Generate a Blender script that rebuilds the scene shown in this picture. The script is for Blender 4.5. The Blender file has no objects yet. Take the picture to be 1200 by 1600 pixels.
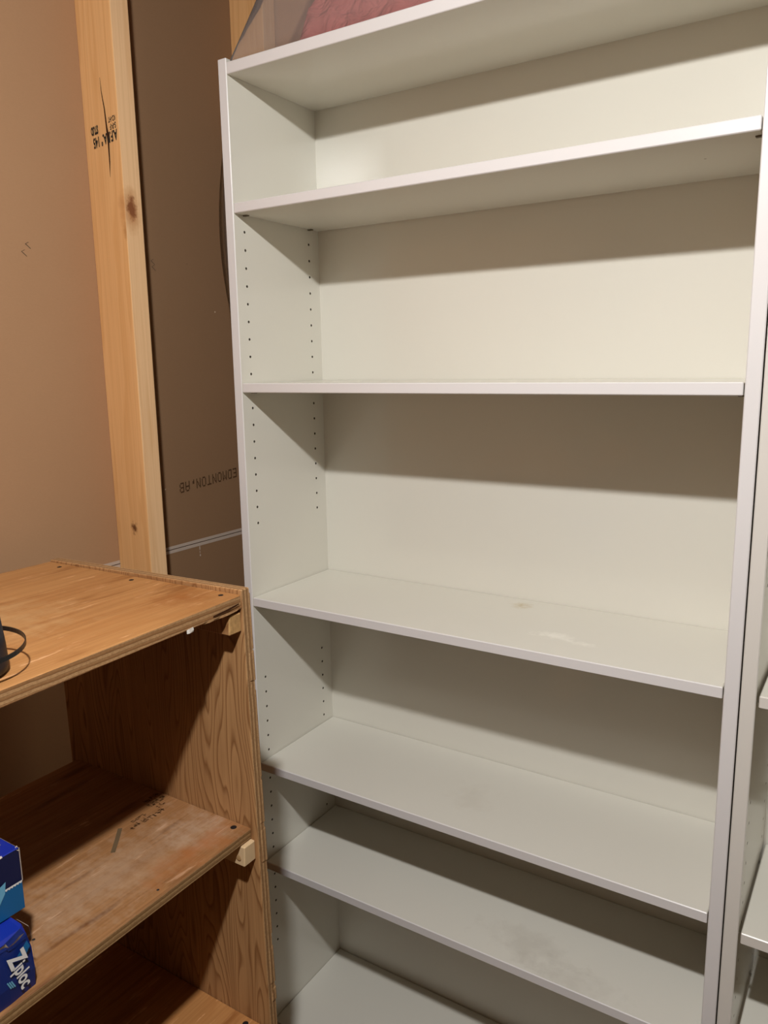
import bpy, bmesh, math, random
from mathutils import Vector, Matrix, noise

# ------------------------------------------------------------------ camera, world, exposure
SC = bpy.context.scene
COL = SC.collection
R = math.radians
cam_data = bpy.data.cameras.new('camera')
cam = bpy.data.objects.new('camera', cam_data)
COL.objects.link(cam)
cam.location = (1.01445, -1.10007, 1.50071)
cam.rotation_euler = (R(79.3196), R(0.9325), R(32.4136))
cam_data.sensor_fit = 'AUTO'
cam_data.sensor_width = 36.0
cam_data.lens = 27.3253
cam_data.clip_start = 0.02
SC.camera = cam

world = bpy.data.worlds.new('world')
SC.world = world
world.use_nodes = True
world.node_tree.nodes['Background'].inputs[0].default_value = (0.9, 0.85, 0.8, 1)
world.node_tree.nodes['Background'].inputs[1].default_value = 0.0

SC.view_settings.view_transform = 'Standard'
SC.view_settings.look = 'None'
SC.view_settings.gamma = 1.0
SC.view_settings.use_curve_mapping = False
SC.view_settings.exposure = 0.0

LAMP = Vector((0.885, -1.095, 2.25))      # the LED bulb under the ceiling; only its lower dome glows
LAMP_STRENGTH = 2800.0
LAMP_COLOUR = (1.0, 0.99, 0.97)

# ------------------------------------------------------------------ helpers
random.seed(4)


def link(o, parent=None):
    COL.objects.link(o)
    if parent is not None:
        o.parent = parent
    return o


def tag(o, label=None, cat=None, group=None, kind=None):
    if label: o['label'] = label
    if cat: o['category'] = cat
    if group: o['group'] = group
    if kind: o['kind'] = kind
    return o


def thing(name, loc, label, cat, group=None, rz=0.0):
    o = bpy.data.objects.new(name, None)
    o.empty_display_size = 0.05
    o.location = loc
    o.rotation_euler = (0, 0, rz)
    link(o)
    return tag(o, label, cat, group)


def mesh_obj(name, verts, faces, mats, parent=None, fm=None, smooth=False, off=(0, 0, 0)):
    me = bpy.data.meshes.new(name)
    ox, oy, oz = off
    me.from_pydata([(v[0] - ox, v[1] - oy, v[2] - oz) for v in verts], [], faces)
    if not isinstance(mats, (list, tuple)): mats = [mats]
    for m in mats: me.materials.append(m)
    if fm:
        for p, i in zip(me.polygons, fm): p.material_index = i
    if smooth:
        for p in me.polygons: p.use_smooth = True
    me.validate(); me.update()
    o = bpy.data.objects.new(name, me)
    return link(o, parent)


def bm_obj(name, bm, mats, parent=None, smooth=False, mat_fn=None):
    me = bpy.data.meshes.new(name)
    bmesh.ops.recalc_face_normals(bm, faces=bm.faces)
    bm.normal_update()
    if mat_fn:
        for f in bm.faces: f.material_index = mat_fn(f)
    if smooth:
        for f in bm.faces: f.smooth = True
    bm.to_mesh(me); bm.free()
    if not isinstance(mats, (list, tuple)): mats = [mats]
    for m in mats: me.materials.append(m)
    return link(bpy.data.objects.new(name, me), parent)


def hexa(pts, bevel=0.0, seg=1):
    """pts: 8 corners, bottom 4 (ccw from above) then top 4"""
    bm = bmesh.new()
    v = [bm.verts.new(p) for p in pts]
    for f in ((3, 2, 1, 0), (4, 5, 6, 7), (0, 1, 5, 4), (1, 2, 6, 5), (2, 3, 7, 6), (3, 0, 4, 7)):
        bm.faces.new([v[i] for i in f])
    if bevel:
        bmesh.ops.bevel(bm, geom=bm.edges[:], offset=bevel, segments=seg, affect='EDGES', profile=0.6)
    return bm


def box(x0, x1, y0, y1, z0, z1, bevel=0.0, seg=1):
    return hexa([(x0, y0, z0), (x1, y0, z0), (x1, y1, z0), (x0, y1, z0),
                 (x0, y0, z1), (x1, y0, z1), (x1, y1, z1), (x0, y1, z1)], bevel, seg)


def lathe(profile, n=32, centre=(0, 0, 0)):
    bm = bmesh.new()
    rings = []
    cx, cy, cz = centre
    for r, z in profile:
        if r < 1e-6:
            rings.append([bm.verts.new((cx, cy, cz + z))])
        else:
            rings.append([bm.verts.new((cx + r * math.cos(2 * math.pi * i / n), cy + r * math.sin(2 * math.pi * i / n), cz + z)) for i in range(n)])
    for a, b in zip(rings, rings[1:]):
        for i in range(n):
            j = (i + 1) % n
            if len(a) == 1 and len(b) == 1: continue
            if len(a) == 1: bm.faces.new((a[0], b[i], b[j]))
            elif len(b) == 1: bm.faces.new((a[i], a[j], b[0]))
            else: bm.faces.new((a[i], a[j], b[j], b[i]))
    return bm


def text_mesh(name, body, size, mat, parent, origin, xdir, ydir, squeeze=1.0, weight=0.0, shear=0.0, align='LEFT', spacing=1.0):
    """flat lettering: origin + x*xdir + y*ydir"""
    cu = bpy.data.curves.new(name + '_c', 'FONT')
    cu.body = body; cu.size = size; cu.align_x = align
    cu.offset = weight; cu.shear = shear; cu.space_character = spacing
    cu.resolution_u = 3
    tmp = bpy.data.objects.new(name + '_t', cu)
    COL.objects.link(tmp)
    dg = bpy.context.evaluated_depsgraph_get()
    me = bpy.data.meshes.new_from_object(tmp.evaluated_get(dg))
    bpy.data.objects.remove(tmp); bpy.data.curves.remove(cu)
    X, Y, O = Vector(xdir).normalized(), Vector(ydir).normalized(), Vector(origin)
    for v in me.vertices:
        v.co = O + X * (v.co.x * squeeze) + Y * v.co.y
    me.name = name
    me.materials.clear(); me.materials.append(mat)
    return link(bpy.data.objects.new(name, me), parent)


# ------------------------------------------------------------------ materials
def new_mat(name, rough=0.5, spec=0.5):
    m = bpy.data.materials.new(name)
    m.use_nodes = True
    nt = m.node_tree
    b = nt.nodes['Principled BSDF']
    b.inputs['Roughness'].default_value = rough
    b.inputs['Specular IOR Level'].default_value = spec
    return m, nt, b


def N(nt, typ, **kw):
    n = nt.nodes.new(typ)
    for k, v in kw.items():
        if k in n.inputs: n.inputs[k].default_value = v
        else: setattr(n, k, v)
    return n


def L(nt, a, b): nt.links.new(a, b)


def ramp(nt, src, stops, interp='LINEAR'):
    r = nt.nodes.new('ShaderNodeValToRGB')
    r.color_ramp.interpolation = interp
    e = r.color_ramp.elements
    while len(e) < len(stops): e.new(0.5)
    for el, (p, c) in zip(e, stops):
        el.position = p
        el.color = c if len(c) == 4 else (*c, 1)
    L(nt, src, r.inputs[0])
    return r


def mixc(nt, fac, a, b, mode='MIX'):
    m = nt.nodes.new('ShaderNodeMix')
    m.data_type = 'RGBA'; m.blend_type = mode
    for sock, val in ((m.inputs[0], fac), (m.inputs[6], a), (m.inputs[7], b)):
        if hasattr(val, 'links'): L(nt, val, sock)
        elif isinstance(val, (int, float)): sock.default_value = val
        else: sock.default_value = (*val, 1) if len(val) == 3 else val
    return m.outputs[2]


def mth(nt, op, a, b=None, clamp=False):
    m = nt.nodes.new('ShaderNodeMath'); m.operation = op; m.use_clamp = clamp
    for i, v in enumerate((a, b)):
        if v is None: continue
        if hasattr(v, 'links'): L(nt, v, m.inputs[i])
        else: m.inputs[i].default_value = v
    return m.outputs[0]


def mapping(nt, scale=(1, 1, 1), loc=(0, 0, 0), rot=(0, 0, 0)):
    tc = nt.nodes.new('ShaderNodeTexCoord')
    mp = nt.nodes.new('ShaderNodeMapping')
    mp.inputs['Scale'].default_value = scale
    mp.inputs['Location'].default_value = loc
    mp.inputs['Rotation'].default_value = rot
    L(nt, tc.outputs['Object'], mp.inputs[0])
    return mp.outputs[0]


def nz(nt, vec, scale, detail=2.0, rough=0.5, dist=0.0):
    n = nt.nodes.new('ShaderNodeTexNoise')
    n.inputs['Scale'].default_value = scale
    n.inputs['Detail'].default_value = detail
    n.inputs['Roughness'].default_value = rough
    n.inputs['Distortion'].default_value = dist
    L(nt, vec, n.inputs['Vector'])
    return n.outputs['Fac']


def bump(nt, bsdf, height, strength, distance=0.001):
    b = nt.nodes.new('ShaderNodeBump')
    b.inputs['Strength'].default_value = strength
    b.inputs['Distance'].default_value = distance
    L(nt, height, b.inputs['Height'])
    L(nt, b.outputs[0], bsdf.inputs['Normal'])


def spot(nt, centre, radii, rag=0.5, scale=60.0):
    """0..1 ragged blot in object coordinates"""
    tc = nt.nodes.new('ShaderNodeTexCoord')
    s = nt.nodes.new('ShaderNodeVectorMath'); s.operation = 'SUBTRACT'
    L(nt, tc.outputs['Object'], s.inputs[0]); s.inputs[1].default_value = centre
    d = nt.nodes.new('ShaderNodeVectorMath'); d.operation = 'DIVIDE'
    L(nt, s.outputs[0], d.inputs[0]); d.inputs[1].default_value = radii
    ln = nt.nodes.new('ShaderNodeVectorMath'); ln.operation = 'LENGTH'
    L(nt, d.outputs[0], ln.inputs[0])
    n = nz(nt, mapping(nt), scale, 3, 0.65)
    v = mth(nt, 'ADD', ln.outputs['Value'], mth(nt, 'MULTIPLY', mth(nt, 'SUBTRACT', n, 0.5), rag * 4))
    return mth(nt, 'SUBTRACT', 1.0, v, clamp=True)


CREAM = (0.765, 0.745, 0.67)
EDGE = (0.80, 0.775, 0.77)


def laminate(name, base, rough=0.19, blots=()):
    m, nt, b = new_mat(name, rough, 0.45)
    v = mapping(nt)
    c = mixc(nt, nz(nt, v, 5.0, 1, 0.5), tuple(x * 1.015 for x in base), tuple(x * 0.985 for x in base))
    vo = nt.nodes.new('ShaderNodeTexVoronoi'); vo.inputs['Scale'].default_value = 13.0
    L(nt, v, vo.inputs['Vector'])
    speck = ramp(nt, vo.outputs['Distance'], [(0.0, (1, 1, 1)), (0.018, (1, 1, 1)), (0.026, (0, 0, 0))])
    pick = mth(nt, 'GREATER_THAN', nz(nt, v, 3.0, 1), 0.62)
    c = mixc(nt, mth(nt, 'MULTIPLY', speck.outputs[0], mth(nt, 'MULTIPLY', pick, 0.7)), c, (0.12, 0.08, 0.05))
    for cen, rad, col, amt, sc in blots:
        c = mixc(nt, mth(nt, 'MULTIPLY', spot(nt, cen, rad, 0.6, sc), amt, True), c, col)
    L(nt, c, b.inputs['Base Color'])
    bump(nt, b, nz(nt, v, 260.0, 2), 0.05, 0.0003)
    return m


M = {}
M['cream'] = laminate('cream_laminate', CREAM)
M['edge'] = laminate('white_edge_band', EDGE, 0.30)


def kraft(name, base):
    m, nt, b = new_mat(name, 0.8, 0.15)
    v = mapping(nt)
    f = nz(nt, mapping(nt, (1, 0.25, 1)), 900, 2)
    g = nz(nt, v, 4.0, 4, 0.6)
    c = mixc(nt, mth(nt, 'MULTIPLY', f, 0.35), tuple(x * 1.12 for x in base), tuple(x * 0.8 for x in base))
    c = mixc(nt, mth(nt, 'MULTIPLY', mth(nt, 'SUBTRACT', g, 0.4, True), 0.5), c, (base[0] * 0.92, base[1] * 0.86, base[2] * 0.78))
    vo = nt.nodes.new('ShaderNodeTexVoronoi'); vo.inputs['Scale'].default_value = 16
    L(nt, v, vo.inputs['Vector'])
    sp = ramp(nt, vo.outputs['Distance'], [(0.0, (1, 1, 1)), (0.022, (1, 1, 1)), (0.032, (0, 0, 0))])
    pk = nz(nt, v, 9.0, 0)
    c = mixc(nt, mth(nt, 'MULTIPLY', sp.outputs[0], mth(nt, 'GREATER_THAN', pk, 0.56)), c, (0.62, 0.50, 0.36))
    c = mixc(nt, mth(nt, 'MULTIPLY', sp.outputs[0], mth(nt, 'LESS_THAN', pk, 0.40)), c, (0.08, 0.05, 0.03))
    L(nt, c, b.inputs['Base Color'])
    bump(nt, b, f, 0.15, 0.0004)
    return m


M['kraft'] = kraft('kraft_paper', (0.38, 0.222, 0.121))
M['kraft_dark'] = kraft('kraft_darker_tone', (0.26, 0.154, 0.083))  # kraft base scaled darker, for the boards beyond the joint
M['white_paper'] = new_mat('white_face_paper', 0.7, 0.2)[0]
M['white_paper'].node_tree.nodes['Principled BSDF'].inputs['Base Color'].default_value = (0.50, 0.41, 0.34, 1)


def plain(name, col, rough=0.5, spec=0.4, metal=0.0, var=0.12, scale=40.0, b_str=0.1):
    m, nt, b = new_mat(name, rough, spec)
    v = mapping(nt)
    n = nz(nt, v, scale, 3)
    c = mixc(nt, n, tuple(x * (1 + var) for x in col), tuple(x * (1 - var) for x in col))
    L(nt, c, b.inputs['Base Color'])
    b.inputs['Metallic'].default_value = metal
    bump(nt, b, n, b_str, 0.0005)
    return m


def wood(name, light, mid, dark, grain='Z', lines=16.0, freq=3.2, across=9.0, contrast=1.0, rough=0.6, seed=0.0, blots=(), stretch=0.55, spec=0.3, streak=0.45, along=160.0, scuff=0.0, band_at=0.55):
    """rotary-cut veneer: contour lines of a noise stretched along the grain"""
    m, nt, b = new_mat(name, rough, spec)
    i = 'XYZ'.index(grain)
    sc = [across] * 3; sc[i] = across * stretch * 0.28
    v = mapping(nt, tuple(sc), (seed, seed * 1.7, seed * 0.6))
    warp = nz(nt, v, 1.0 * freq / 3.2, 2.0, 0.5)
    sc2 = [55.0] * 3; sc2[i] = 7.0
    wob = nz(nt, mapping(nt, tuple(sc2)), 1.0, 2)
    field = mth(nt, 'ADD', mth(nt, 'MULTIPLY', warp, lines), mth(nt, 'MULTIPLY', wob, 0.7))
    fr = mth(nt, 'FRACT', field)
    band = ramp(nt, fr, [(0.0, (0, 0, 0)), (band_at, (0.2, 0.2, 0.2)), (0.88, (1, 1, 1)), (1.0, (0, 0, 0))])
    c = mixc(nt, mth(nt, 'MULTIPLY', band.outputs[0], contrast, True), light, mid)
    sc3 = [along * 1.3] * 3; sc3[i] = 3.0
    fib = nz(nt, mapping(nt, tuple(sc3)), 1.0, 3, 0.6)
    c = mixc(nt, mth(nt, 'MULTIPLY', mth(nt, 'SUBTRACT', fib, 0.42, True), streak * 4, True), c, dark)
    big = nz(nt, mapping(nt, tuple(x * 0.45 for x in sc), (3 + seed, 1, 2)), 1.0, 3)
    c = mixc(nt, mth(nt, 'MULTIPLY', mth(nt, 'SUBTRACT', big, 0.45, True), 1.6, True), c, tuple((a + d) / 2 for a, d in zip(mid, dark)))
    if scuff:
        sc4 = [70.0] * 3; sc4[i] = 9.0
        sn = nz(nt, mapping(nt, tuple(sc4), (1, 5, 2)), 1.0, 4, 0.7)
        patch = nz(nt, mapping(nt, (1, 1, 1), (7, 2, 1)), 9.0, 2)
        f = mth(nt, 'MULTIPLY', mth(nt, 'SUBTRACT', sn, 0.60, True), mth(nt, 'MULTIPLY', mth(nt, 'SUBTRACT', patch, 0.38, True), 40.0 * scuff), True)
        c = mixc(nt, f, c, tuple(min(1, x * 1.25 + 0.07) for x in light))
        sn2 = nz(nt, mapping(nt, tuple(x * 0.6 for x in sc4), (9, 3, 4)), 1.0, 3, 0.6)
        c = mixc(nt, mth(nt, 'MULTIPLY', mth(nt, 'SUBTRACT', sn2, 0.58, True), 3.5 * scuff, True), c, dark)
    for bl_ in blots:
        cen, rad, col, amt, s = bl_[:5]
        c = mixc(nt, mth(nt, 'MULTIPLY', spot(nt, cen, rad, bl_[5] if len(bl_) > 5 else 0.6, s), amt, True), c, col)
    L(nt, c, b.inputs['Base Color'])
    bump(nt, b, mth(nt, 'ADD', mth(nt, 'MULTIPLY', fib, 0.7), mth(nt, 'MULTIPLY', band.outputs[0], -0.3)), 0.25, 0.0008)
    return m


def ply_edge(name, axis, origin, thick, plies=5, light=(0.50, 0.30, 0.145), dark=(0.23, 0.115, 0.045)):
    """end of a plywood sheet: plies stacked along an axis"""
    m, nt, b = new_mat(name, 0.75, 0.2)
    tc = nt.nodes.new('ShaderNodeTexCoord')
    sp = nt.nodes.new('ShaderNodeSeparateXYZ')
    L(nt, tc.outputs['Object'], sp.inputs[0])
    rag = nz(nt, mapping(nt), 45.0, 3, 0.6)
    t = mth(nt, 'DIVIDE', mth(nt, 'SUBTRACT', sp.outputs['XYZ'.index(axis)], origin), thick)
    t = mth(nt, 'ADD', t, mth(nt, 'MULTIPLY', mth(nt, 'SUBTRACT', rag, 0.5), 0.12))
    f = mth(nt, 'FRACT', mth(nt, 'MULTIPLY', t, plies / 2.0))
    st = ramp(nt, f, [(0.0, light), (0.42, light), (0.48, tuple(x * 0.5 for x in dark)), (0.54, dark), (0.92, tuple((a + c) / 2 for a, c in zip(light, dark))), (0.98, tuple(x * 0.6 for x in dark))])
    fib = nz(nt, mapping(nt, (90, 90, 90)), 3.0, 3, 0.7)
    c = mixc(nt, mth(nt, 'MULTIPLY', mth(nt, 'SUBTRACT', fib, 0.4, True), 1.5, True), st.outputs[0], tuple(x * 0.8 for x in dark))
    L(nt, c, b.inputs['Base Color'])
    bump(nt, b, mth(nt, 'ADD', f, fib), 0.5, 0.001)
    return m


# ------------------------------------------------------------------ room shell
XW = -0.196                      # face of the brown board on the stud wall
ROOM = dict(x1=2.5, y0=-2.3, y1=0.275, h=2.42)
M['concrete'] = plain('concrete_floor', (0.17, 0.125, 0.08), 0.8, 0.2, var=0.2, scale=9)
M['pale_wall'] = plain('brown_board_wall', (0.145, 0.088, 0.042), 0.85, 0.2, var=0.04, scale=6)
M['ceiling'] = plain('ceiling_timber', (0.14, 0.085, 0.042), 0.9, 0.1, var=0.06, scale=6)


def shell(name, bm, mat):
    return tag(bm_obj(name, bm, mat), kind='structure')


shell('floor', box(XW - 0.1, ROOM['x1'] + 0.1, ROOM['y0'] - 0.1, ROOM['y1'] + 0.1, -0.06, 0.0), M['concrete'])
shell('ceiling', box(XW - 0.1, ROOM['x1'] + 0.1, ROOM['y0'] - 0.1, ROOM['y1'] + 0.1, ROOM['h'], ROOM['h'] + 0.06), M['ceiling'])
shell('wall_right', box(ROOM['x1'], ROOM['x1'] + 0.1, ROOM['y0'], ROOM['y1'], 0, ROOM['h']), M['pale_wall'])
shell('wall_front', box(XW, ROOM['x1'], ROOM['y0'] - 0.1, ROOM['y0'], 0, ROOM['h']), M['pale_wall'])
shell('wall_back', box(XW, ROOM['x1'], ROOM['y1'], ROOM['y1'] + 0.1, 0, ROOM['h']), M['kraft'])

# left wall: a core with two brown-papered gypsum sheets whose edges meet at 1.135 m
SEAM = 1.1345
wall_left = shell('wall_left', box(XW - 0.1, XW - 0.0135, ROOM['y0'], ROOM['y1'], 0, ROOM['h']), M['kraft'])
JOINT = -0.133                   # the boards also butt on the stud
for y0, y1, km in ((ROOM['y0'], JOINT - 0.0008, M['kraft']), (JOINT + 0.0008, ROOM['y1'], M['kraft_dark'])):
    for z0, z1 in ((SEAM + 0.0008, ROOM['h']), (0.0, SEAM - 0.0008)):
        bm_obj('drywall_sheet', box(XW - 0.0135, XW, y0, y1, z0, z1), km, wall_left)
    for z0, z1 in ((SEAM + 0.0008, SEAM + 0.0070), (SEAM - 0.0075, SEAM - 0.0008)):
        s = bm_obj('edge_paper', box(XW - 0.0004, XW + 0.0003, y0, y1, z0, z1), M['white_paper'], wall_left)
        s['label'] = 'whitish paper strip along the board edge'
drip = bmesh.new()
for (y, z, w, h) in ((0.0565, 1.1225, 0.0030, 0.0100), (0.0563, 1.1135, 0.0020, 0.0060), (0.0567, 1.1065, 0.0036, 0.0052)):
    vs = [drip.verts.new((XW + 0.0005, y + w * 0.5 * math.cos(a * math.pi / 4) * (1 + 0.2 * math.sin(3 * a)), z + h * 0.5 * math.sin(a * math.pi / 4))) for a in range(8)]
    drip.faces.new(vs)
bm_obj('plaster_drip', drip, M['white_paper'], wall_left)

M['ink'] = plain('black_ink', (0.035, 0.028, 0.022), 0.8, 0.1)
M['brown_ink'] = plain('faded_brown_ink', (0.085, 0.045, 0.022), 0.85, 0.1)
M['pencil'] = plain('pencil_mark', (0.06, 0.05, 0.035), 0.8, 0.1)

# dot-matrix print EDMONTON,AB, upside down on the brown paper
DOTS = {'E': '11111 10000 10000 11110 10000 10000 11111', 'D': '11110 10001 10001 10001 10001 10001 11110',
        'M': '10001 11011 10101 10101 10001 10001 10001', 'O': '01110 10001 10001 10001 10001 10001 01110',
        'N': '10001 11001 10101 10101 10011 10001 10001', 'T': '11111 00100 00100 00100 00100 00100 00100',
        ',': '00000 00000 00000 00000 01100 01100 01000', 'A': '01110 10001 10001 11111 10001 10001 10001',
        'B': '11110 10001 10001 11110 10001 10001 11110'}
bm = bmesh.new()
PITCH, DX, DZ = 0.0158, 0.0024, 0.0030
for k, ch in enumerate('EDMONTON,AB'):
    for rr, row in enumerate(DOTS[ch].split()):
        for cc, bit in enumerate(row):
            if bit == '1':
                run = k * PITCH + cc * DX
                y = 0.1800 - run
                z = 1.2615 + rr * DZ - run * 0.075
                h = 0.00125
                bm.faces.new([bm.verts.new((XW + 0.0004, y + a * h, z + c * h * 1.2)) for a, c in ((-1, -1), (1, -1), (1, 1), (-1, 1))])
bm_obj('printed_lettering', bm, M['brown_ink'], wall_left)


def stroke(name, pts, w, mat, parent, normal=(1, 0, 0), taper=0.3):
    bm = bmesh.new(); n = Vector(normal)
    P = [Vector(p) for p in pts]
    prev = None
    for i, p in enumerate(P):
        d = (P[min(i + 1, len(P) - 1)] - P[max(i - 1, 0)]).normalized()
        s = n.cross(d) * w * (0.5 if 0 < i < len(P) - 1 else taper)
        cur = (bm.verts.new(p - s), bm.verts.new(p + s))
        if prev: bm.faces.new((prev[0], cur[0], cur[1], prev[1]))
        prev = cur
    return bm_obj(name, bm, mat, parent)


E0 = XW + 0.0005
for yc, zc in ((-0.2836, 1.7057), (-0.2919, 1.6928), (-0.0208, 1.705), (-0.0195, 1.694)):
    stroke('pencil_check', [(E0, yc + 0.006, zc - 0.006), (E0, yc - 0.003, zc + 0.001), (E0, yc + 0.003, zc + 0.004)], 0.0013, M['pencil'], wall_left)

# ------------------------------------------------------------------ studs
M['stud'] = wood('spruce_stud', (0.80, 0.465, 0.205), (0.70, 0.375, 0.145), (0.55, 0.27, 0.10), 'Z', lines=9, across=16, stretch=0.14, contrast=0.8, rough=0.6, streak=0.28, along=190,
                 blots=(((0.087, 0.013, 1.770), (0.020, 0.022, 0.045), (0.45, 0.20, 0.07), 1.1, 40.0, 0.2), ((0.087, 0.015, 1.774), (0.011, 0.012, 0.022), (0.22, 0.075, 0.025), 2.0, 90.0, 0.35),
                        ((0.089, 0.004, 1.735), (0.010, 0.012, 0.020), (0.42, 0.19, 0.06), 1.2, 45.0, 0.3),
                        ((0.05, 0.0, 1.21), (0.012, 0.01, 0.012), (0.16, 0.06, 0.02), 1.2, 90.0)))
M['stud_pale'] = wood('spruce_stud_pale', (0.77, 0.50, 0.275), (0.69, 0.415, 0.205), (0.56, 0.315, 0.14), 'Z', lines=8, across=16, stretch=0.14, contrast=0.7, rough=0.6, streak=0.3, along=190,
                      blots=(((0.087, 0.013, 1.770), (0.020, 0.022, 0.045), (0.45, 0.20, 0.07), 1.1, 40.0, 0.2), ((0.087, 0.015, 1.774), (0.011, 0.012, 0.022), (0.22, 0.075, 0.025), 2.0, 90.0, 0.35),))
M['crack'] = plain('dark_split', (0.05, 0.02, 0.01), 0.9, 0.0)


def stud(y, label):
    t = thing('wall_stud', (XW, y, 0), label, 'stud', 'studs of the left wall')
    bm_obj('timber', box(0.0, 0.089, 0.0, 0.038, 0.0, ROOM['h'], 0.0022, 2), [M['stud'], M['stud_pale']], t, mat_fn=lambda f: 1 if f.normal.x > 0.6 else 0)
    return t


ST1 = stud(-0.152, 'bare spruce wall stud with ink stamp and knot, left of the white bookcase')
sx = lambda X: X - XW
bm = bmesh.new()
cr = [(-0.1452, 1.985, .0003), (-0.1440, 1.962, .0009), (-0.1395, 1.935, .0013), (-0.1372, 1.905, .0019), (-0.1352, 1.890, .0032), (-0.1356, 1.878, .0020), (-0.1362, 1.850, .0014), (-0.1378, 1.826, .0003)]
prev = None
for X, z, w in cr:
    cur = (bm.verts.new((sx(X) - w, -0.0004, z)), bm.verts.new((sx(X) + w, -0.0004, z)))
    if prev: bm.faces.new((prev[0], prev[1], cur[1], cur[0]))
    prev = cur
bm_obj('split', bm, M['crack'], ST1)['label'] = 'dark drying split in the wood'
XD, YD = (-1, 0, -0.10), (0.06, 0, -1)
st = lambda body, X, z, size, sq, w=0.0: text_mesh('grade_stamp', body, size, M['ink'], ST1, (sx(X), -0.0006, z), XD, YD, sq, w)
st('A.F.P.A.\u00b0 145', -0.1125, 1.8985, 0.0225, 0.52, 0.0008)
st('S-P-F', -0.1135, 1.9105, 0.0130, 0.58, 0.0003)
st('KD-HT', -0.1140, 1.9215, 0.0115, 0.52, 0.0002)
st('STUD', -0.1600, 1.9120, 0.0175, 0.42, 0.0010)

ST2 = stud(0.2310, 'bare spruce stud in the corner behind the plastic bag')

# ------------------------------------------------------------------ bookcases
S, W, D, T, H = 0.0195, 0.8635, 0.2515, 0.0175, 2.0300
YF, YR, ZH, PT = 0.0277, 0.2186, 1.7447, 0.032
HOLES = list(range(0, 18)) + list(range(27, 47))
M['hole'] = plain('drill_hole', (0.10, 0.085, 0.06), 0.9, 0.05)
M['pin'] = plain('dull_metal_pin', (0.16, 0.13, 0.09), 0.45, 0.5, 0.6)
M['hardboard'] = laminate('cream_hardboard', CREAM, 0.13)
STAINED = laminate('cream_laminate_stained', CREAM, 0.30, blots=(
    ((0.4969, 0.2124, 1.0555), (0.024, 0.022, 0.02), (0.52, 0.42, 0.24), 0.8, 55.0),
    ((0.6100, 0.0841, 1.0555), (0.040, 0.018, 0.02), (0.90, 0.88, 0.80), 1.2, 75.0),
    ((0.6600, 0.0700, 1.0555), (0.030, 0.010, 0.02), (0.90, 0.88, 0.80), 0.8, 75.0)))
SMUDGED = laminate('cream_laminate_smudged', (0.76, 0.74, 0.67), 0.30, blots=(
    ((0.58, 0.06, 0.4788), (0.10, 0.05, 0.05), (0.46, 0.42, 0.36), 0.30, 30.0),
    ((0.68, 0.02, 0.4788), (0.09, 0.04, 0.05), (0.46, 0.42, 0.36), 0.28, 30.0),
    ((0.45, 0.10, 0.7033), (0.05, 0.05, 0.05), (0.55, 0.50, 0.42), 0.2, 30.0)))


def side_panel_mesh():
    """panel 0..S with a drilled inner face at x = S"""
    b, Y = 0.0013, D + 0.012
    V, F, FM = [], [], []
    def q(pts, m=0):
        i = len(V); V.extend(pts); F.append(tuple(range(i, i + len(pts)))); FM.append(m)
    prof = [(0, b), (b, 0), (S - b, 0), (S, b), (S, Y), (0, Y)]
    for k in range(6):
        if k == 3: continue
        a, c = prof[k], prof[(k + 1) % 6]
        q([(a[0], a[1], 0), (c[0], c[1], 0), (c[0], c[1], H), (a[0], a[1], H)], 1 if k in (0, 1, 2) else 0)
    q([(x, y, H) for x, y in prof], 1); q([(x, y, 0) for x, y in reversed(prof)], 0)
    def rect(y0, y1, z0, z1): q([(S, y0, z0), (S, y1, z0), (S, y1, z1), (S, y0, z1)])
    h, r = PT / 2, 0.0026
    cols = [(b, YF - h, None), (YF - h, YF + h, YF), (YF + h, YR - h, None), (YR - h, YR + h, YR), (YR + h, Y, None)]
    for y0, y1, yc in cols:
        if yc is None: rect(y0, y1, 0, H); continue
        zs = [ZH - PT * i for i in HOLES]
        top = H
        for z in zs:
            if top > z + h + 1e-5: rect(y0, y1, z + h, top)
            top = z - h
            n = 8
            sq = [(1, 0), (1, 1), (0, 1), (-1, 1), (-1, 0), (-1, -1), (0, -1), (1, -1)]
            O = [(S, yc + a * h, z + c * h) for a, c in sq]
            I = [(S, yc + r * math.cos(k * math.pi / 4), z + r * math.sin(k * math.pi / 4)) for k in range(n)]
            B = [(S - 0.009, y, zz) for _, y, zz in I]
            for k in range(n):
                j = (k + 1) % n
                q([O[k], O[j], I[j], I[k]]); q([I[k], I[j], B[j], B[k]], 2)
            q(B, 2)
        rect(y0, y1, 0, top)
    return V, F, FM


SV, SF, SFM = side_panel_mesh()
edge_front = lambda f: 1 if f.normal.y < -0.4 else 0


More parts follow.
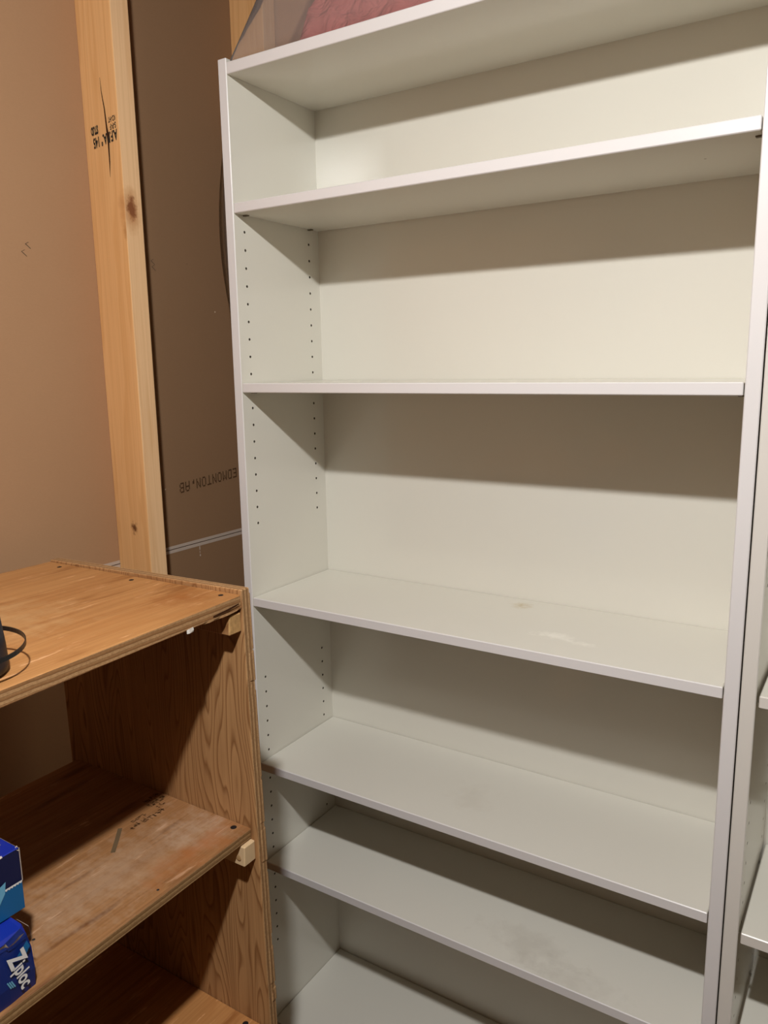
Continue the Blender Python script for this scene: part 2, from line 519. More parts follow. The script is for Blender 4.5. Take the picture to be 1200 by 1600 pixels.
def bookcase(loc, rz, shelf_z, label, mats_for, gap=0.0008, edge=None):
    t = thing('bookcase', loc, label, 'bookcase', 'tall white bookcases', rz)
    edge = edge or M['edge']
    mats = [M['cream'], edge, M['hole']]
    mesh_obj('side_panel', SV, SF, mats, t, SFM)
    mesh_obj('side_panel', [(2 * S + W - x, y, z) for x, y, z in SV], [tuple(reversed(f)) for f in SF], mats, t, SFM)
    bm_obj('top_panel', box(S, S + W, 0.0006, D, 2.004, 2.0234, 0.0010), mats[:2], t, mat_fn=edge_front)
    bm_obj('back_panel', box(S - 0.004, S + W + 0.004, D, D + 0.005, 0.06, 2.02), M['hardboard'], t)
    bm_obj('plinth', box(S, S + W, 0.022, 0.038, 0.0, 0.0911 - T - 0.0005), mats[:2], t, mat_fn=edge_front)
    for k, z in enumerate(shelf_z):
        m = mats_for.get(k, M['cream'])
        s = bm_obj('shelf', box(S + gap, S + W - 0.0016, 0.0008, D - 0.001, z - T, z, 0.0013), [m, edge], t, mat_fn=edge_front)
        if k < len(shelf_z) - 1:
            for x0, x1 in ((S + 0.0002, S + 0.011), (S + W - 0.011, S + W - 0.0002)):
                for y in (YF, YR):
                    bm_obj('shelf_pin', box(x0, x1, y - 0.0035, y + 0.0035, z - T - 0.0022, z - T + 0.0005, 0.0008), M['pin'], s)
    return t


bookcase((-S, 0, 0), 0.0, (1.7913, 1.4721, 1.0555, 0.7033, 0.4788, 0.0911),
         'tall empty white bookcase, wholly in view, between stud wall and second bookcase',
         {2: STAINED, 3: SMUDGED, 4: SMUDGED, 5: SMUDGED})
bookcase((0.8850, 0.0, 0), R(-0.6), (1.75, 1.40, 1.053, 0.690, 0.475, 0.0911),
         'white bookcase at the right edge, only its left panel and shelf ends showing', {}, gap=0.0035, edge=laminate('cream_edge_band', (0.76, 0.725, 0.67), 0.30))

# ------------------------------------------------------------------ plywood cabinet (open front towards +x)
CAB = (-0.107, -0.3406, 0.0)
cab = thing('plywood_cabinet', CAB, 'old open plywood shelf cabinet standing against the stud wall', 'cabinet')
def rel(pts): return [(x - CAB[0], y - CAB[1], z - CAB[2]) for x, y, z in pts]
TH = 0.0165
YO, YI = -0.3406, -0.3406 - TH
YL = -1.16                                   # far (left) end, out of view
M['ply_side'] = wood('fir_plywood_upright', (0.48, 0.262, 0.112), (0.25, 0.112, 0.040), (0.20, 0.085, 0.03), 'Z', lines=46, across=11.0, stretch=0.42, contrast=1.0, band_at=0.6, rough=0.55, seed=2.3, streak=0.30, spec=0.35)
M['ply_top'] = wood('fir_plywood_top', (0.50, 0.245, 0.088), (0.43, 0.19, 0.062), (0.30, 0.12, 0.035), 'Y', lines=7, across=9, stretch=0.30, contrast=0.7, rough=0.42, seed=5.1, streak=0.50, spec=0.4, scuff=2.2,
                    blots=(((0.36, -0.06, 1.2), (0.05, 0.05, 0.03), (0.34, 0.12, 0.03), 0.8, 40.0),
                           ((0.22, -0.28, 1.2), (0.12, 0.14, 0.03), (0.55, 0.33, 0.15), 0.7, 35.0)))
M['ply_shelf'] = wood('fir_plywood_dusty', (0.335, 0.165, 0.066), (0.27, 0.118, 0.042), (0.15, 0.057, 0.018), 'Y', lines=6, across=9, stretch=0.30, contrast=0.8, rough=0.6, seed=8.8, streak=0.45, scuff=2.4,
                      blots=(((0.33, -0.20, 0.855), (0.075, 0.24, 0.04), (0.50, 0.35, 0.23), 0.42, 48.0),
                             ((0.36, -0.06, 0.855), (0.05, 0.06, 0.03), (0.52, 0.38, 0.27), 0.45, 45.0),
                             ((0.385, -0.10, 0.855), (0.03, 0.10, 0.03), (0.36, 0.13, 0.04), 0.8, 30.0)))
M['edge_side'] = ply_edge('plywood_edge_upright', 'Y', -TH, TH)
M['edge_top'] = ply_edge('plywood_edge_top', 'Z', 1.180, 0.0195, light=(0.50, 0.29, 0.135), dark=(0.29, 0.135, 0.05))
M['edge_shelf'] = ply_edge('plywood_edge_shelf', 'Z', 0.8395, TH, light=(0.46, 0.28, 0.125), dark=(0.24, 0.12, 0.045))
M['screw'] = plain('dark_screw', (0.03, 0.028, 0.03), 0.5, 0.5, 0.7)
M['cleat'] = wood('fir_cleat', (0.55, 0.36, 0.18), (0.48, 0.28, 0.12), (0.33, 0.17, 0.06), 'X', lines=9, across=20, stretch=0.2, rough=0.7, seed=1.0)
M['pine_end'] = plain('pale_pine_block', (0.66, 0.47, 0.27), 0.6, 0.3, var=0.10, scale=30)
M['white_chip'] = plain('white_paint_chip', (0.75, 0.70, 0.64), 0.5, 0.4)


def panel(name, pts, mats, fn, bevel=0.001):
    return bm_obj(name, hexa(rel(pts), bevel), mats, cab, mat_fn=fn)


# uprights
def upright(y0, y1):
    return panel('side_panel', [(-0.085, y0, 0), (0.334, y0, 0), (0.334, y1, 0), (-0.085, y1, 0),
                                (-0.107, y0, 1.1990), (0.3095, y0, 1.2075), (0.3095, y1, 1.2075), (-0.107, y1, 1.1990)],
                 [M['ply_side'], M['edge_side']], lambda f: 0 if abs(f.normal.y) > 0.6 else 1, 0.0012)


upright(YI, YO)
upright(YL, YL + TH)
ya, yb = YL + TH + 0.0003, YI - 0.0003
panel('top_panel', [(-0.107, ya, 1.1795), (0.316, ya, 1.1700), (0.309, yb, 1.1818), (-0.107, yb, 1.1765),
                    (-0.107, ya, 1.1990), (0.316, ya, 1.1895), (0.309, yb, 1.2013), (-0.107, yb, 1.1960)],
      [M['ply_top'], M['edge_top']], lambda f: 0 if abs(f.normal.z) > 0.6 else 1, 0.0014)


def cab_shelf(z, xb, xf, mat):
    return panel('shelf', [(xb, ya, z - TH), (xf + 0.008, ya, z - TH), (xf, yb, z - TH), (xb, yb, z - TH),
                           (xb, ya, z), (xf + 0.008, ya, z), (xf, yb, z), (xb, yb, z)],
                 [mat, M['edge_shelf']], lambda f: 0 if abs(f.normal.z) > 0.6 else 1, 0.0016)


shelf2 = cab_shelf(0.8555, -0.083, 0.3060, M['ply_shelf'])
M['edge_low'] = M['edge_shelf']
shelf3 = cab_shelf(0.5300, -0.083, 0.3060, M['ply_top'])
cab_shelf(0.12, -0.083, 0.315, M['ply_top'])


def screw(x, y, z, r, parent):
    bm = lathe([(0, 0.0006), (r * 0.55, 0.0009), (r, 0.0004), (r, -0.003), (0, -0.003)], 12, (x - CAB[0], y - CAB[1], z))
    return bm_obj('screw', bm, M['screw'], parent)


zt = lambda x: 1.1960 + (x + 0.107) / 0.416 * 0.0053
for x, y in ((-0.0588, -0.3740), (0.1109, -0.3745), (0.2868, -0.3720)): screw(x, y, zt(x), 0.0036, cab)
for x, y, z in ((0.2837, -0.3700, 0.8555), (0.2850, -0.3700, 0.5300)): screw(x, y, z, 0.0046, cab)
for x, y in ((0.240, -0.655), (0.296, -0.52), (0.10, -0.60)):
    screw(x, y, 0.8553, 0.0018, cab)

# cleats screwed to the upright under each shelf
def cleat(z_top, h, w, x1, mat, end):
    y1 = YI - 0.0002
    pts = [(-0.08, y1 - w, z_top - h), (x1, y1 - w, z_top - h), (x1, y1, z_top - h), (-0.08, y1, z_top - h),
           (-0.08, y1 - w * 0.92, z_top), (x1, y1 - w * 0.92, z_top), (x1, y1, z_top), (-0.08, y1, z_top)]
    return panel('cleat', pts, [mat, end], lambda f: 1 if f.normal.x > 0.6 else 0, 0.0015)


M['end_grain'] = plain('rough_end_grain', (0.46, 0.27, 0.11), 0.85, 0.1, var=0.45, scale=170, b_str=1.0)
c1 = cleat(1.1765, 0.027, 0.024, 0.3075, M['ply_side'], M['end_grain'])  # darker ply on the cleat side: shade under the top put into colour
c1['label'] = 'splintered cleat end under the cabinet top'
c2 = cleat(0.8383, 0.030, 0.024, 0.312, M['pine_end'], M['pine_end'])
c2['label'] = 'pale pine cleat with a screw hole'
cleat(0.5128, 0.030, 0.024, 0.300, M['cleat'], M['end_grain'])
bm = lathe([(0.0045, 0.0), (0.0030, 0.0002), (0, 0.0002)], 14)
bmesh.ops.rotate(bm, verts=bm.verts, matrix=Matrix.Rotation(R(90), 3, 'X'))
bmesh.ops.translate(bm, verts=bm.verts, vec=(0.302 - CAB[0], YI - 0.0248 - CAB[1], 0.8210))
bm_obj('screw_hole', bm, M['cleat'], c2)
# chipped, splintered front edges
bm = bmesh.new()
rng = random.Random(9)
def splinter(bm, x, y, z, l, h, d):
    p = [(x, y - l / 2, z - h / 2), (x + d, y - l * 0.2, z - h / 2), (x + d * 0.6, y + l / 2, z), (x, y + l / 2, z - h / 2),
         (x, y - l / 2, z + h / 3), (x + d, y - l * 0.2, z + h / 2), (x + d * 0.5, y + l * 0.4, z + h / 2), (x, y + l / 2, z + h / 2)]
    v = [bm.verts.new(q) for q in rel(p)]
    for f in ((3, 2, 1, 0), (4, 5, 6, 7), (0, 1, 5, 4), (1, 2, 6, 5), (2, 3, 7, 6), (3, 0, 4, 7)): bm.faces.new([v[i] for i in f])
for k in range(7):
    splinter(bm, 0.3085, -0.372 - k * 0.008, 1.1835 + rng.uniform(-0.002, 0.002), 0.030, 0.0035, rng.uniform(0.0010, 0.0026))
bm_obj('splinters', bm, M['edge_top'], cab)
bm = bmesh.new()
for z0, z1, d, yo in ((1.120, 1.200, 0.0010, 0.006), (1.075, 1.118, 0.0016, 0.002), (0.93, 1.06, 0.0009, 0.008), (0.86, 0.925, 0.0013, 0.004), (0.80, 0.852, 0.0018, 0.002), (0.68, 0.78, 0.0010, 0.007), (0.60, 0.66, 0.0016, 0.003), (0.57, 0.592, 0.0020, 0.004)):
    fx = lambda z: 0.3095 + (1.2075 - z) / 1.2075 * 0.0245 - 0.0006
    pp = [(fx(z0), YI + 0.003 + yo, z0), (fx(z0) + d, YI + 0.004 + yo, z0 + 0.002), (fx(z0) + d * 0.8, YO + 0.0004, z0), (fx(z0), YO + 0.0004, z0),
          (fx(z1), YI + 0.005 + yo, z1), (fx(z1) + d * 0.7, YI + 0.006 + yo, z1 - 0.004), (fx(z1) + d * 0.6, YO + 0.0004, z1 - 0.002), (fx(z1), YO + 0.0004, z1)]
    v = [bm.verts.new(q) for q in rel(pp)]
    for f in ((3, 2, 1, 0), (4, 5, 6, 7), (0, 1, 5, 4), (1, 2, 6, 5), (2, 3, 7, 6), (3, 0, 4, 7)): bm.faces.new([v[i] for i in f])
bm_obj('splinters', bm, M['edge_side'], cab)
stroke('split', [(0.3112 - CAB[0], -0.364 - CAB[1], 1.1905), (0.3116 - CAB[0], -0.385 - CAB[1], 1.1880), (0.3112 - CAB[0], -0.412 - CAB[1], 1.1862)], 0.0032, M['crack'], cab)
bm = bmesh.new()
splinter(bm, 0.3105, -0.452, 1.1800, 0.011, 0.006, 0.0016)
bm_obj('paint_chip', bm, M['white_chip'], cab)
# worn ink grade stamps (illegible) and a dark mark on the middle shelf
bm = bmesh.new()
def glyphs(bm, x, y0, y1, h, n):
    for i in range(n):
        y = y0 + (y1 - y0) * i / n; w = (y1 - y0) / n
        for _ in range(3):
            a = rng.random(); b_ = rng.random()
            cx, cy = x - h * b_ * 0.8, y + w * 0.75 * a
            lx, ly = (h * 0.14, w * 0.35) if rng.random() < 0.5 else (h * 0.42, w * 0.10)
            bm.faces.new([bm.verts.new(q) for q in rel([(cx - lx, cy - ly, 0.85575), (cx + lx, cy - ly, 0.85575), (cx + lx, cy + ly, 0.85575), (cx - lx, cy + ly, 0.85575)])])
glyphs(bm, 0.150, -0.437, -0.412, 0.0070, 4)
glyphs(bm, 0.164, -0.448, -0.385, 0.0090, 10)
glyphs(bm, 0.125, -0.392, -0.362, 0.0090, 5)
glyphs(bm, 0.140, -0.396, -0.362, 0.0110, 6)
glyphs(bm, 0.152, -0.390, -0.376, 0.0070, 3)
M['worn_ink'] = plain('worn_brown_ink', (0.13, 0.062, 0.026), 0.85, 0.1)
bm_obj('worn_stamp', bm, M['worn_ink'], shelf2)['label'] = 'worn illegible ink stamp'
zz = 0.85575
M['grey_mark'] = plain('grey_felt_mark', (0.13, 0.085, 0.045), 0.8, 0.1)
stroke('felt_mark', [(0.1455 - CAB[0], -0.4560 - CAB[1], zz), (0.165 - CAB[0], -0.4775 - CAB[1], zz), (0.1835 - CAB[0], -0.4990 - CAB[1], zz)], 0.0062, M['grey_mark'], shelf2, (0, 0, 1), 0.5)

# ------------------------------------------------------------------ carton boxes on the middle shelf
def flat(name, cols, rough=0.4):
    return plain(name, cols, rough, 0.5, var=0.05, scale=25, b_str=0.15)


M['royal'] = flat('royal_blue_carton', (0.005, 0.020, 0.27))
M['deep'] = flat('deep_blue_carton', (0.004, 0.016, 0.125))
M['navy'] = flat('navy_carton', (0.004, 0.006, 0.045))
M['azure'] = flat('azure_carton', (0.006, 0.10, 0.26))
M['sky'] = flat('light_blue_print', (0.14, 0.38, 0.55))
M['white_print'] = flat('white_print', (0.72, 0.70, 0.68))
M['torn'] = plain('torn_grey_board', (0.55, 0.47, 0.41), 0.9, 0.1, var=0.2, scale=200)


def overlay(name, pts, mat, parent, normal=None):
    bm = bmesh.new()
    bm.faces.new([bm.verts.new(p) for p in pts])
    return bm_obj(name, bm, mat, parent)


# lower carton: dented corner, white brand lettering running down its front
BX, BY, BZ = 0.305, -0.694, 0.8557
b1 = thing('bag_carton', (BX - 0.06, BY - 0.12, BZ), 'dented blue carton with white lettering, standing on the middle plywood shelf', 'box', 'blue cartons')
o1 = (BX - 0.06, BY - 0.12, BZ)
top = 0.0695
pts = [(BX - 0.125, BY - 0.25, BZ), (BX, BY - 0.25, BZ), (BX, BY, BZ), (BX - 0.125, BY, BZ)]
V = []
lev = [(0.0, 0, 0, 0), (0.020, 0.001, 0.0008, 0), (0.045, -0.001, 0.0005, 0), (0.060, -0.003, -0.002, 0.0)]
for z, dx, dy, _ in lev:
    V += [(BX - 0.125, BY - 0.25, BZ + z), (BX + dx, BY - 0.25, BZ + z), (BX + dx * 1.2, BY - 0.030, BZ + z), (BX + dx - 0.003, BY + dy, BZ + z), (BX - 0.006 + dx, BY + dy + 0.001, BZ + z), (BX - 0.125, BY, BZ + z)]
V += [(BX - 0.125, BY - 0.25, BZ + top), (BX - 0.004, BY - 0.25, BZ + top), (BX - 0.006, BY - 0.027, BZ + top - 0.004), (BX - 0.010, BY - 0.006, BZ + top - 0.001), (BX - 0.014, BY - 0.002, BZ + top), (BX - 0.125, BY - 0.001, BZ + top)]
F, FM = [], []
for k in range(4):
    for i in range(6):
        j = (i + 1) % 6
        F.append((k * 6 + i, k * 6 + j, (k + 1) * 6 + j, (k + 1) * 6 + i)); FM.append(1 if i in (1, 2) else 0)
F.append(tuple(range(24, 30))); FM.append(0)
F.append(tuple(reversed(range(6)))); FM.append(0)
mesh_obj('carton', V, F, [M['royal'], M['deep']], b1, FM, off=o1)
XF = BX + 0.0018
r1 = lambda P: [(x - o1[0], y - o1[1], z - o1[2]) for x, y, z in P]
UP = (0.10, 0.62)
td = Vector((0, 0.23, -0.97)); tu = Vector((0, 0.97, 0.23))
text_mesh('brand_lettering', 'Z', 0.0255, M['white_print'], b1, r1([(XF, -0.7232, 0.9075)])[0], td, tu, 0.92, 0.0009)
text_mesh('brand_lettering', 'iploc', 0.0205, M['white_print'], b1, r1([(XF, -0.7185, 0.8940)])[0], td, tu, 0.78, 0.0005)
for k in range(3):
    y0, z0 = -0.7270 + k * 0.0022, 0.8830 - k * 0.0005
    overlay('fine_print', r1([(XF, y0, z0), (XF, y0 + 0.0012, z0 + 0.0004), (XF, y0 + 0.0048, z0 - 0.0085), (XF, y0 + 0.0036, z0 - 0.0089)]), M['sky'], b1)
overlay('highlight_patch', r1([(XF - 0.001, -0.7125, 0.9040), (XF - 0.001, -0.7060, 0.8965), (XF - 0.001, -0.6975, 0.9065), (XF - 0.002, -0.7000, 0.9140)]), M['azure'], b1)  # light blue highlight near the dented corner, painted on as a flat patch
# torn top edge
tear = [(-0.7330, 0.9320), (-0.7276, 0.9300), (-0.7230, 0.9250), (-0.7205, 0.9200), (-0.7140, 0.9205), (-0.7075, 0.9230), (-0.7020, 0.9265)]
bm = bmesh.new(); prev = None
for i, (y, z) in enumerate(tear):
    w = 0.0009 + 0.0007 * ((i * 7) % 3)
    zb = min(z, BZ + top - 0.001)
    cur = [bm.verts.new(q) for q in r1([(BX - 0.0005, y, zb - w), (BX + 0.0012, y, zb + w)])]
    if prev: bm.faces.new((prev[0], cur[0], cur[1], prev[1]))
    prev = cur
bm_obj('torn_edge', bm, M['torn'], b1)
bm = bmesh.new(); prev = None
for i, (x, y, z) in enumerate(((BX - 0.0245, BY - 0.0008, 0.9255), (BX - 0.012, BY - 0.0010, 0.9258), (BX - 0.0055, BY + 0.0005, 0.9235), (BX - 0.003, BY + 0.0004, 0.9160), (BX - 0.002, BY + 0.0008, 0.9050), (BX - 0.0014, BY + 0.0010, 0.8900), (BX - 0.0018, BY + 0.0010, 0.8750))):
    w = (0.0008, 0.0016, 0.0022, 0.0020, 0.0014, 0.0008, 0.0004)[i]
    cur = [bm.verts.new(q) for q in r1([(x + w, y - w * 0.3, z + w * 0.8), (x - w, y + w * 0.6, z - w * 0.1)])]
    if prev: bm.faces.new((prev[0], cur[0], cur[1], prev[1]))
    prev = cur
bm_obj('torn_corner', bm, M['torn'], b1)
b1.rotation_euler = (0, 0, 0)

# upper carton, lying on the lower one
CX, CY, CZ = 0.2717, -0.6782, BZ + top + 0.0004
CH = 0.0725
o2 = (CX - 0.05, CY - 0.11, CZ)
b2 = thing('bag_carton', o2, 'navy and azure carton with zigzag stripe, stacked on the dented blue carton', 'box', 'blue cartons')
r2 = lambda P: [(x - o2[0], y - o2[1], z - o2[2]) for x, y, z in P]
bm = hexa(r2([(CX - 0.09, CY - 0.22, CZ), (CX, CY - 0.22, CZ), (CX, CY, CZ), (CX - 0.09, CY, CZ),
              (CX - 0.09, CY - 0.22, CZ + CH), (CX, CY - 0.22, CZ + CH), (CX, CY, CZ + CH), (CX - 0.09, CY, CZ + CH)]), 0.0008)
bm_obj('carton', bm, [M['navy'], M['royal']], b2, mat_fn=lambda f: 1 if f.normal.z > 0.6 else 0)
zi = 0.0335
pts = [(CX + 0.0004, CY - 0.0008, CZ + 0.0006), (CX + 0.0004, CY - 0.0008, CZ + zi), ]
lower = [(CX + 0.0004, CY - 0.0008, CZ + 0.0008), (CX + 0.0004, CY - 0.0008, CZ + zi), (CX + 0.0004, CY - 0.219, CZ + zi), (CX + 0.0004, CY - 0.219, CZ + 0.0008)]
overlay('azure_band', r2(lower), M['azure'], b2)
bm = bmesh.new()
n = 66
for i in range(n):
    ya_, yb_ = CY - 0.0008 - 0.218 * i / n, CY - 0.0008 - 0.218 * (i + 1) / n
    ym = (ya_ + yb_) / 2
    bm.faces.new([bm.verts.new(q) for q in r2([(CX + 0.0007, ya_, CZ + zi + 0.0008), (CX + 0.0007, ya_, CZ + zi - 0.0008), (CX + 0.0007, ym, CZ + zi - 0.0022), (CX + 0.0007, yb_, CZ + zi - 0.0008), (CX + 0.0007, yb_, CZ + zi + 0.0008)])])
bm_obj('zigzag_stripe', bm, M['white_print'], b2)
overlay('printed_triangle', r2([(CX + 0.0009, CY - 0.0190, CZ + 0.043), (CX + 0.0009, CY - 0.0210, CZ + 0.030), (CX + 0.0009, CY - 0.034, CZ + 0.012), (CX + 0.0009, CY - 0.040, CZ + 0.034)]), M['sky'], b2)
bm = bmesh.new()
for P in ([(CX - 0.0895, CY + 0.0004, CZ + CH - 0.0008), (CX, CY + 0.0004, CZ + CH - 0.0012), (CX - 0.001, CY - 0.0012, CZ + CH + 0.0004), (CX - 0.0895, CY - 0.0010, CZ + CH + 0.0004)],
          [(CX + 0.0006, CY + 0.0006, CZ + CH - 0.0045), (CX + 0.0008, CY - 0.0028, CZ + CH - 0.0020), (CX - 0.0022, CY - 0.0030, CZ + CH + 0.0006), (CX - 0.0040, CY + 0.0002, CZ + CH + 0.0006)],
          [(CX + 0.0003, CY + 0.0004, CZ + zi), (CX + 0.0005, CY - 0.0006, CZ + zi), (CX + 0.0005, CY - 0.0006, CZ + CH), (CX + 0.0003, CY + 0.0004, CZ + CH)],
          [(CX + 0.0006, CY - 0.0190, CZ + CH - 0.001), (CX + 0.0006, CY - 0.026, CZ + CH - 0.0016), (CX - 0.0014, CY - 0.026, CZ + CH + 0.0005), (CX - 0.0014, CY - 0.0190, CZ + CH + 0.0005)],
          [(CX - 0.020, CY - 0.008, CZ + CH + 0.0005), (CX - 0.0215, CY - 0.008, CZ + CH + 0.0005), (CX - 0.0225, CY - 0.013, CZ + CH + 0.0005), (CX - 0.021, CY - 0.013, CZ + CH + 0.0005)]):
    bm.faces.new([bm.verts.new(q) for q in r2(P)])
bm_obj('worn_edges', bm, M['torn'], b2)

# ------------------------------------------------------------------ dark cup with a thin hoop on the cabinet top
M['black_plastic'] = plain('black_plastic', (0.008, 0.008, 0.009), 0.35, 0.5)
M['blue_black'] = plain('blue_black_plastic', (0.012, 0.013, 0.020), 0.5, 0.4)
mx, my, mz = 0.2580, -0.6990, 1.1975
cup = thing('cup', (mx, my, mz), 'small blue-black cup with thin black hoop, on the plywood cabinet top', 'cup')
bm_obj('body', lathe([(0, 0.0), (0.028, 0.0), (0.034, 0.003), (0.0355, 0.010), (0.0345, 0.030), (0.0318, 0.058), (0.0300, 0.058), (0.0325, 0.010), (0, 0.006)], 40), M['blue_black'], cup, smooth=True)
bm = bmesh.new(); n = 64; prev = None; ring = []
for i in range(n):
    a = 2 * math.pi * i / n
    rr = 0.0530
    z = 0.030 + 0.004 * math.cos(a - 2.6)
    ring.append([bm.verts.new(((rr + dr) * math.cos(a), (rr + dr) * math.sin(a), z + dz)) for dr, dz in ((-0.0006, -0.0024), (0.0006, -0.0024), (0.0006, 0.0024), (-0.0006, 0.0024))])
for i in range(n):
    a, b_ = ring[i], ring[(i + 1) % n]
    for k in range(4):
        j = (k + 1) % 4
        bm.faces.new((a[k], b_[k], b_[j], a[j]))
hoop = bm_obj('hoop', bm, M['black_plastic'], cup, smooth=False)
for a in (R(200), R(250)):
    bm = box(-0.002, 0.002, -0.010, 0.010, -0.0015, 0.0015)
    bmesh.ops.rotate(bm, verts=bm.verts, matrix=Matrix.Rotation(a - math.pi / 2, 3, 'Z'))
    bmesh.ops.translate(bm, verts=bm.verts, vec=(0.0435 * math.cos(a), 0.0435 * math.sin(a), 0.030))
    bm_obj('hoop_arm', bm, M['black_plastic'], cup)

# ------------------------------------------------------------------ blanket in a clear plastic bag on top of the bookcase
TOPZ = 2.0236
m, nt, b = new_mat('dusty_red_blanket', 0.95, 0.1)
v = mapping(nt, (1, 1, 1.3), rot=(0, 0.5, 0.3))
fold = nz(nt, v, 16.0, 3, 0.55, 1.2)
L(nt, mixc(nt, fold, (0.60, 0.20, 0.185), (0.33, 0.075, 0.07)), b.inputs['Base Color'])
bump(nt, b, fold, 0.9, 0.03)
M['blanket'] = m


def lump(x0, x1, y0, y1, z0, h, nx, ny, amp, seed, sharp=0.35, inset=0.0):
    """closed pillow-like bundle lying on z0"""
    bm = bmesh.new()
    topv, botv = [], []
    for i in range(nx + 1):
        u = i / nx
        for j in range(ny + 1):
            v = j / ny
            e = min(1.0, (math.sin(math.pi * u) ** sharp) * (math.sin(math.pi * v) ** sharp)) if 0 < u < 1 and 0 < v < 1 else 0.0
            x = x0 + (x1 - x0) * u; y = y0 + (y1 - y0) * v
            nn = noise.noise(Vector((x * 9 + seed, y * 12, seed))) + 0.5 * noise.noise(Vector((x * 24, y * 26 + seed, 1))) + 0.45 * (0.5 - abs(noise.noise(Vector((x * 20 + y * 14, y * 16, 7)))) * 2)
            z = z0 + 0.012 + (h - 0.012) * e + amp * nn * e
            x += 0.4 * amp * noise.noise(Vector((x * 15, y * 15, 4 + seed)))
            topv.append(bm.verts.new((x, y + 0.7 * amp * nn * (1 if v < 0.5 else 0.2), max(z, z0 + 0.006))))
            botv.append(bm.verts.new((x, y, z0 + 0.0005)))
    I = lambda i, j: i * (ny + 1) + j
    for i in range(nx):
        for j in range(ny):
            bm.faces.new((topv[I(i, j)], topv[I(i + 1, j)], topv[I(i + 1, j + 1)], topv[I(i, j + 1)]))
            bm.faces.new((botv[I(i, j)], botv[I(i, j + 1)], botv[I(i + 1, j + 1)], botv[I(i + 1, j)]))
    border = [I(i, 0) for i in range(nx + 1)] + [I(nx, j) for j in range(1, ny + 1)] + [I(i, ny) for i in range(nx - 1, -1, -1)] + [I(0, j) for j in range(ny - 1, 0, -1)]
    for a, b_ in zip(border, border[1:] + border[:1]):
        bm.faces.new((botv[a], botv[b_], topv[b_], topv[a]))
    return bm


bl = bm_obj('folded_blanket', lump(0.125, 0.80, 0.042, 0.235, TOPZ + 0.003, 0.20, 48, 22, 0.030, 2.0, 0.30), M['blanket'], smooth=True)
tag(bl, 'dusty red folded blanket inside the clear bag on top of the bookcase', 'blanket')

m = bpy.data.materials.new('clear_plastic_film'); m.use_nodes = True
nt = m.node_tree; nt.nodes.clear()
out = nt.nodes.new('ShaderNodeOutputMaterial')
tr = nt.nodes.new('ShaderNodeBsdfTransparent'); tr.inputs[0].default_value = (0.97, 0.965, 0.96, 1)
gl = nt.nodes.new('ShaderNodeBsdfGlossy'); gl.inputs['Roughness'].default_value = 0.22; gl.inputs['Color'].default_value = (0.8, 0.8, 0.8, 1)
df = nt.nodes.new('ShaderNodeBsdfDiffuse'); df.inputs['Color'].default_value = (0.80, 0.74, 0.71, 1)
tl = nt.nodes.new('ShaderNodeBsdfTranslucent'); tl.inputs['Color'].default_value = (0.80, 0.74, 0.71, 1)
a1 = nt.nodes.new('ShaderNodeMixShader'); a1.inputs[0].default_value = 0.5
L(nt, df.outputs[0], a1.inputs[1]); L(nt, tl.outputs[0], a1.inputs[2])
a2 = nt.nodes.new('ShaderNodeMixShader'); a2.inputs[0].default_value = 0.27
L(nt, tr.outputs[0], a2.inputs[1]); L(nt, a1.outputs[0], a2.inputs[2])
fr = nt.nodes.new('ShaderNodeFresnel'); fr.inputs[0].default_value = 1.16
a3 = nt.nodes.new('ShaderNodeMixShader')
L(nt, fr.outputs[0], a3.inputs[0]); L(nt, a2.outputs[0], a3.inputs[1]); L(nt, gl.outputs[0], a3.inputs[2])
bp = nt.nodes.new('ShaderNodeBump'); bp.inputs['Strength'].default_value = 0.35; bp.inputs['Distance'].default_value = 0.004
L(nt, nz(nt, mapping(nt, (1, 1, 0.4)), 28, 2, 0.5, 1.5), bp.inputs['Height']); L(nt, bp.outputs[0], gl.inputs['Normal'])
L(nt, a3.outputs[0], out.inputs[0])
M['film'] = m

bag = thing('plastic_bag', (0.0, 0.0, TOPZ), 'clear plastic bag around the red blanket on top of the bookcase', 'bag')
# film: left end rises steeply from the front left corner of the bookcase top, then follows the bundle
bm = bmesh.new()
secs = [(0.006, 0.004, 0.000, 0.20), (0.030, 0.005, 0.040, 0.215), (0.060, 0.006, 0.088, 0.235), (0.100, 0.008, 0.152, 0.245), (0.15, 0.010, 0.225, 0.247), (0.28, 0.008, 0.240, 0.247), (0.42, 0.010, 0.245, 0.247), (0.58, 0.008, 0.235, 0.247), (0.72, 0.010, 0.215, 0.247), (0.805, 0.014, 0.150, 0.24), (0.828, 0.022, 0.060, 0.22), (0.838, 0.03, 0.004, 0.20)]
rings = []
for k, (x, yf, h, yb_) in enumerate(secs):
    ring = []
    n = 26
    for i in range(n):
        t_ = i / n
        if t_ < 0.30: u = t_ / 0.30; y, z = yf, 0.002 + h * u * 0.86
        elif t_ < 0.62: u = (t_ - 0.30) / 0.32; y = yf + (yb_ - yf) * u; z = 0.002 + h * (0.86 + 0.14 * math.sin(math.pi * u))
        elif t_ < 0.82: u = (t_ - 0.62) / 0.20; y, z = yb_, 0.002 + h * 0.86 * (1 - u)
        else: u = (t_ - 0.82) / 0.18; y, z = yb_ + (yf - yb_) * u, 0.001
        w = 0.007 * noise.noise(Vector((x * 11, t_ * 9, 3.3))) * (1 if 0 < k < len(secs) - 1 else 0)
        if t_ < 0.30: y += abs(w) * math.sin(math.pi * t_ / 0.30)
        elif t_ < 0.62: z += w
        ring.append(bm.verts.new((x, y, z)))
    rings.append(ring)
for a, b_ in zip(rings, rings[1:]):
    for i in range(len(a)):
        j = (i + 1) % len(a)
        bm.faces.new((a[i], a[j], b_[j], b_[i]))
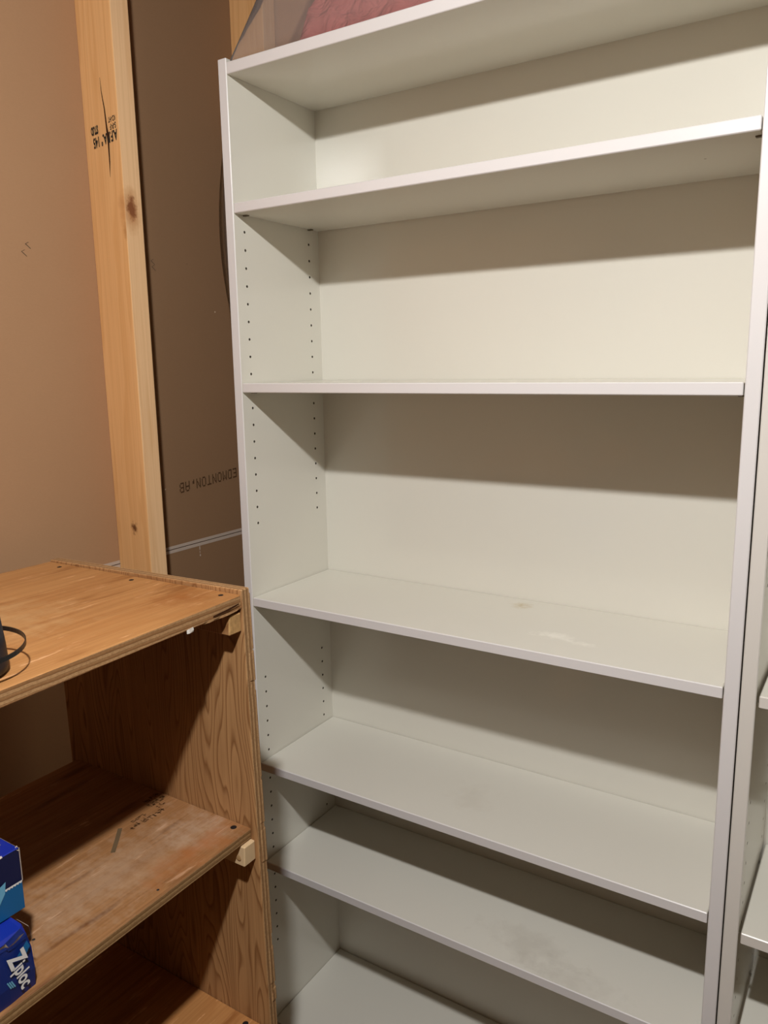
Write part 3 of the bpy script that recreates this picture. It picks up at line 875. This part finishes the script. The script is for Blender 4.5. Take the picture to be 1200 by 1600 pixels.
bm_obj('film', bm, M['film'], bag, smooth=True)
# loose end of the bag hanging down the outside of the bookcase
bm = bmesh.new(); prev = None
for k in range(15):
    u = k / 14
    z = -0.06 - 0.46 * u
    bulge = 0.044 * math.sin(math.pi * min(1, u * 1.05)) ** 0.8
    row = [bm.verts.new((-S - 0.003 - bulge * w, y, z)) for y, w in ((0.016, 0.15), (0.032, 1.0), (0.075, 0.75), (0.13, 0.3), (0.18, 0.1))]
    if prev:
        for i in range(4): bm.faces.new((prev[i], prev[i + 1], row[i + 1], row[i]))
    prev = row
bm_obj('hanging_film', bm, M['film'], bag, smooth=True)

# ------------------------------------------------------------------ bare bulb on the ceiling (out of frame), the room's light
m = bpy.data.materials.new('lit_bulb_glass'); m.use_nodes = True
nt = m.node_tree; nt.nodes.clear()
out = nt.nodes.new('ShaderNodeOutputMaterial'); em = nt.nodes.new('ShaderNodeEmission')
em.inputs[0].default_value = (*LAMP_COLOUR, 1); em.inputs[1].default_value = LAMP_STRENGTH
L(nt, em.outputs[0], out.inputs[0])
M['porcelain'] = plain('white_porcelain', (0.8, 0.79, 0.76), 0.25, 0.5, var=0.02)
M['brass'] = plain('brass_cap', (0.6, 0.45, 0.2), 0.35, 0.5, 0.9)
lamp = thing('ceiling_bulb', (LAMP.x, LAMP.y, ROOM['h']), 'bare light bulb in a porcelain holder on the ceiling', 'lamp')
dz = LAMP.z - ROOM['h']
bm_obj('bulb', lathe([(0, dz - 0.0305), (0.008, dz - 0.0294), (0.0155, dz - 0.0262), (0.0222, dz - 0.0208), (0.0270, dz - 0.0140), (0.0297, dz - 0.0068), (0.0305, dz)], 28), m, lamp, smooth=True)
bm_obj('bulb_base', lathe([(0.0306, dz - 0.0002), (0.0306, dz + 0.006), (0.027, dz + 0.022), (0.018, dz + 0.048), (0.0135, dz + 0.061), (0, dz + 0.061)], 28), M['porcelain'], lamp, smooth=True)
bm_obj('screw_cap', lathe([(0.0132, dz + 0.060), (0.0136, dz + 0.064), (0.0130, dz + 0.085), (0, dz + 0.085)], 20), M['brass'], lamp, smooth=True)
bm_obj('holder', lathe([(0, dz + 0.082), (0.020, dz + 0.082), (0.026, dz + 0.095), (0.040, -0.035), (0.057, -0.018), (0.057, 0.0), (0, 0.0)], 32), M['porcelain'], lamp, smooth=True)
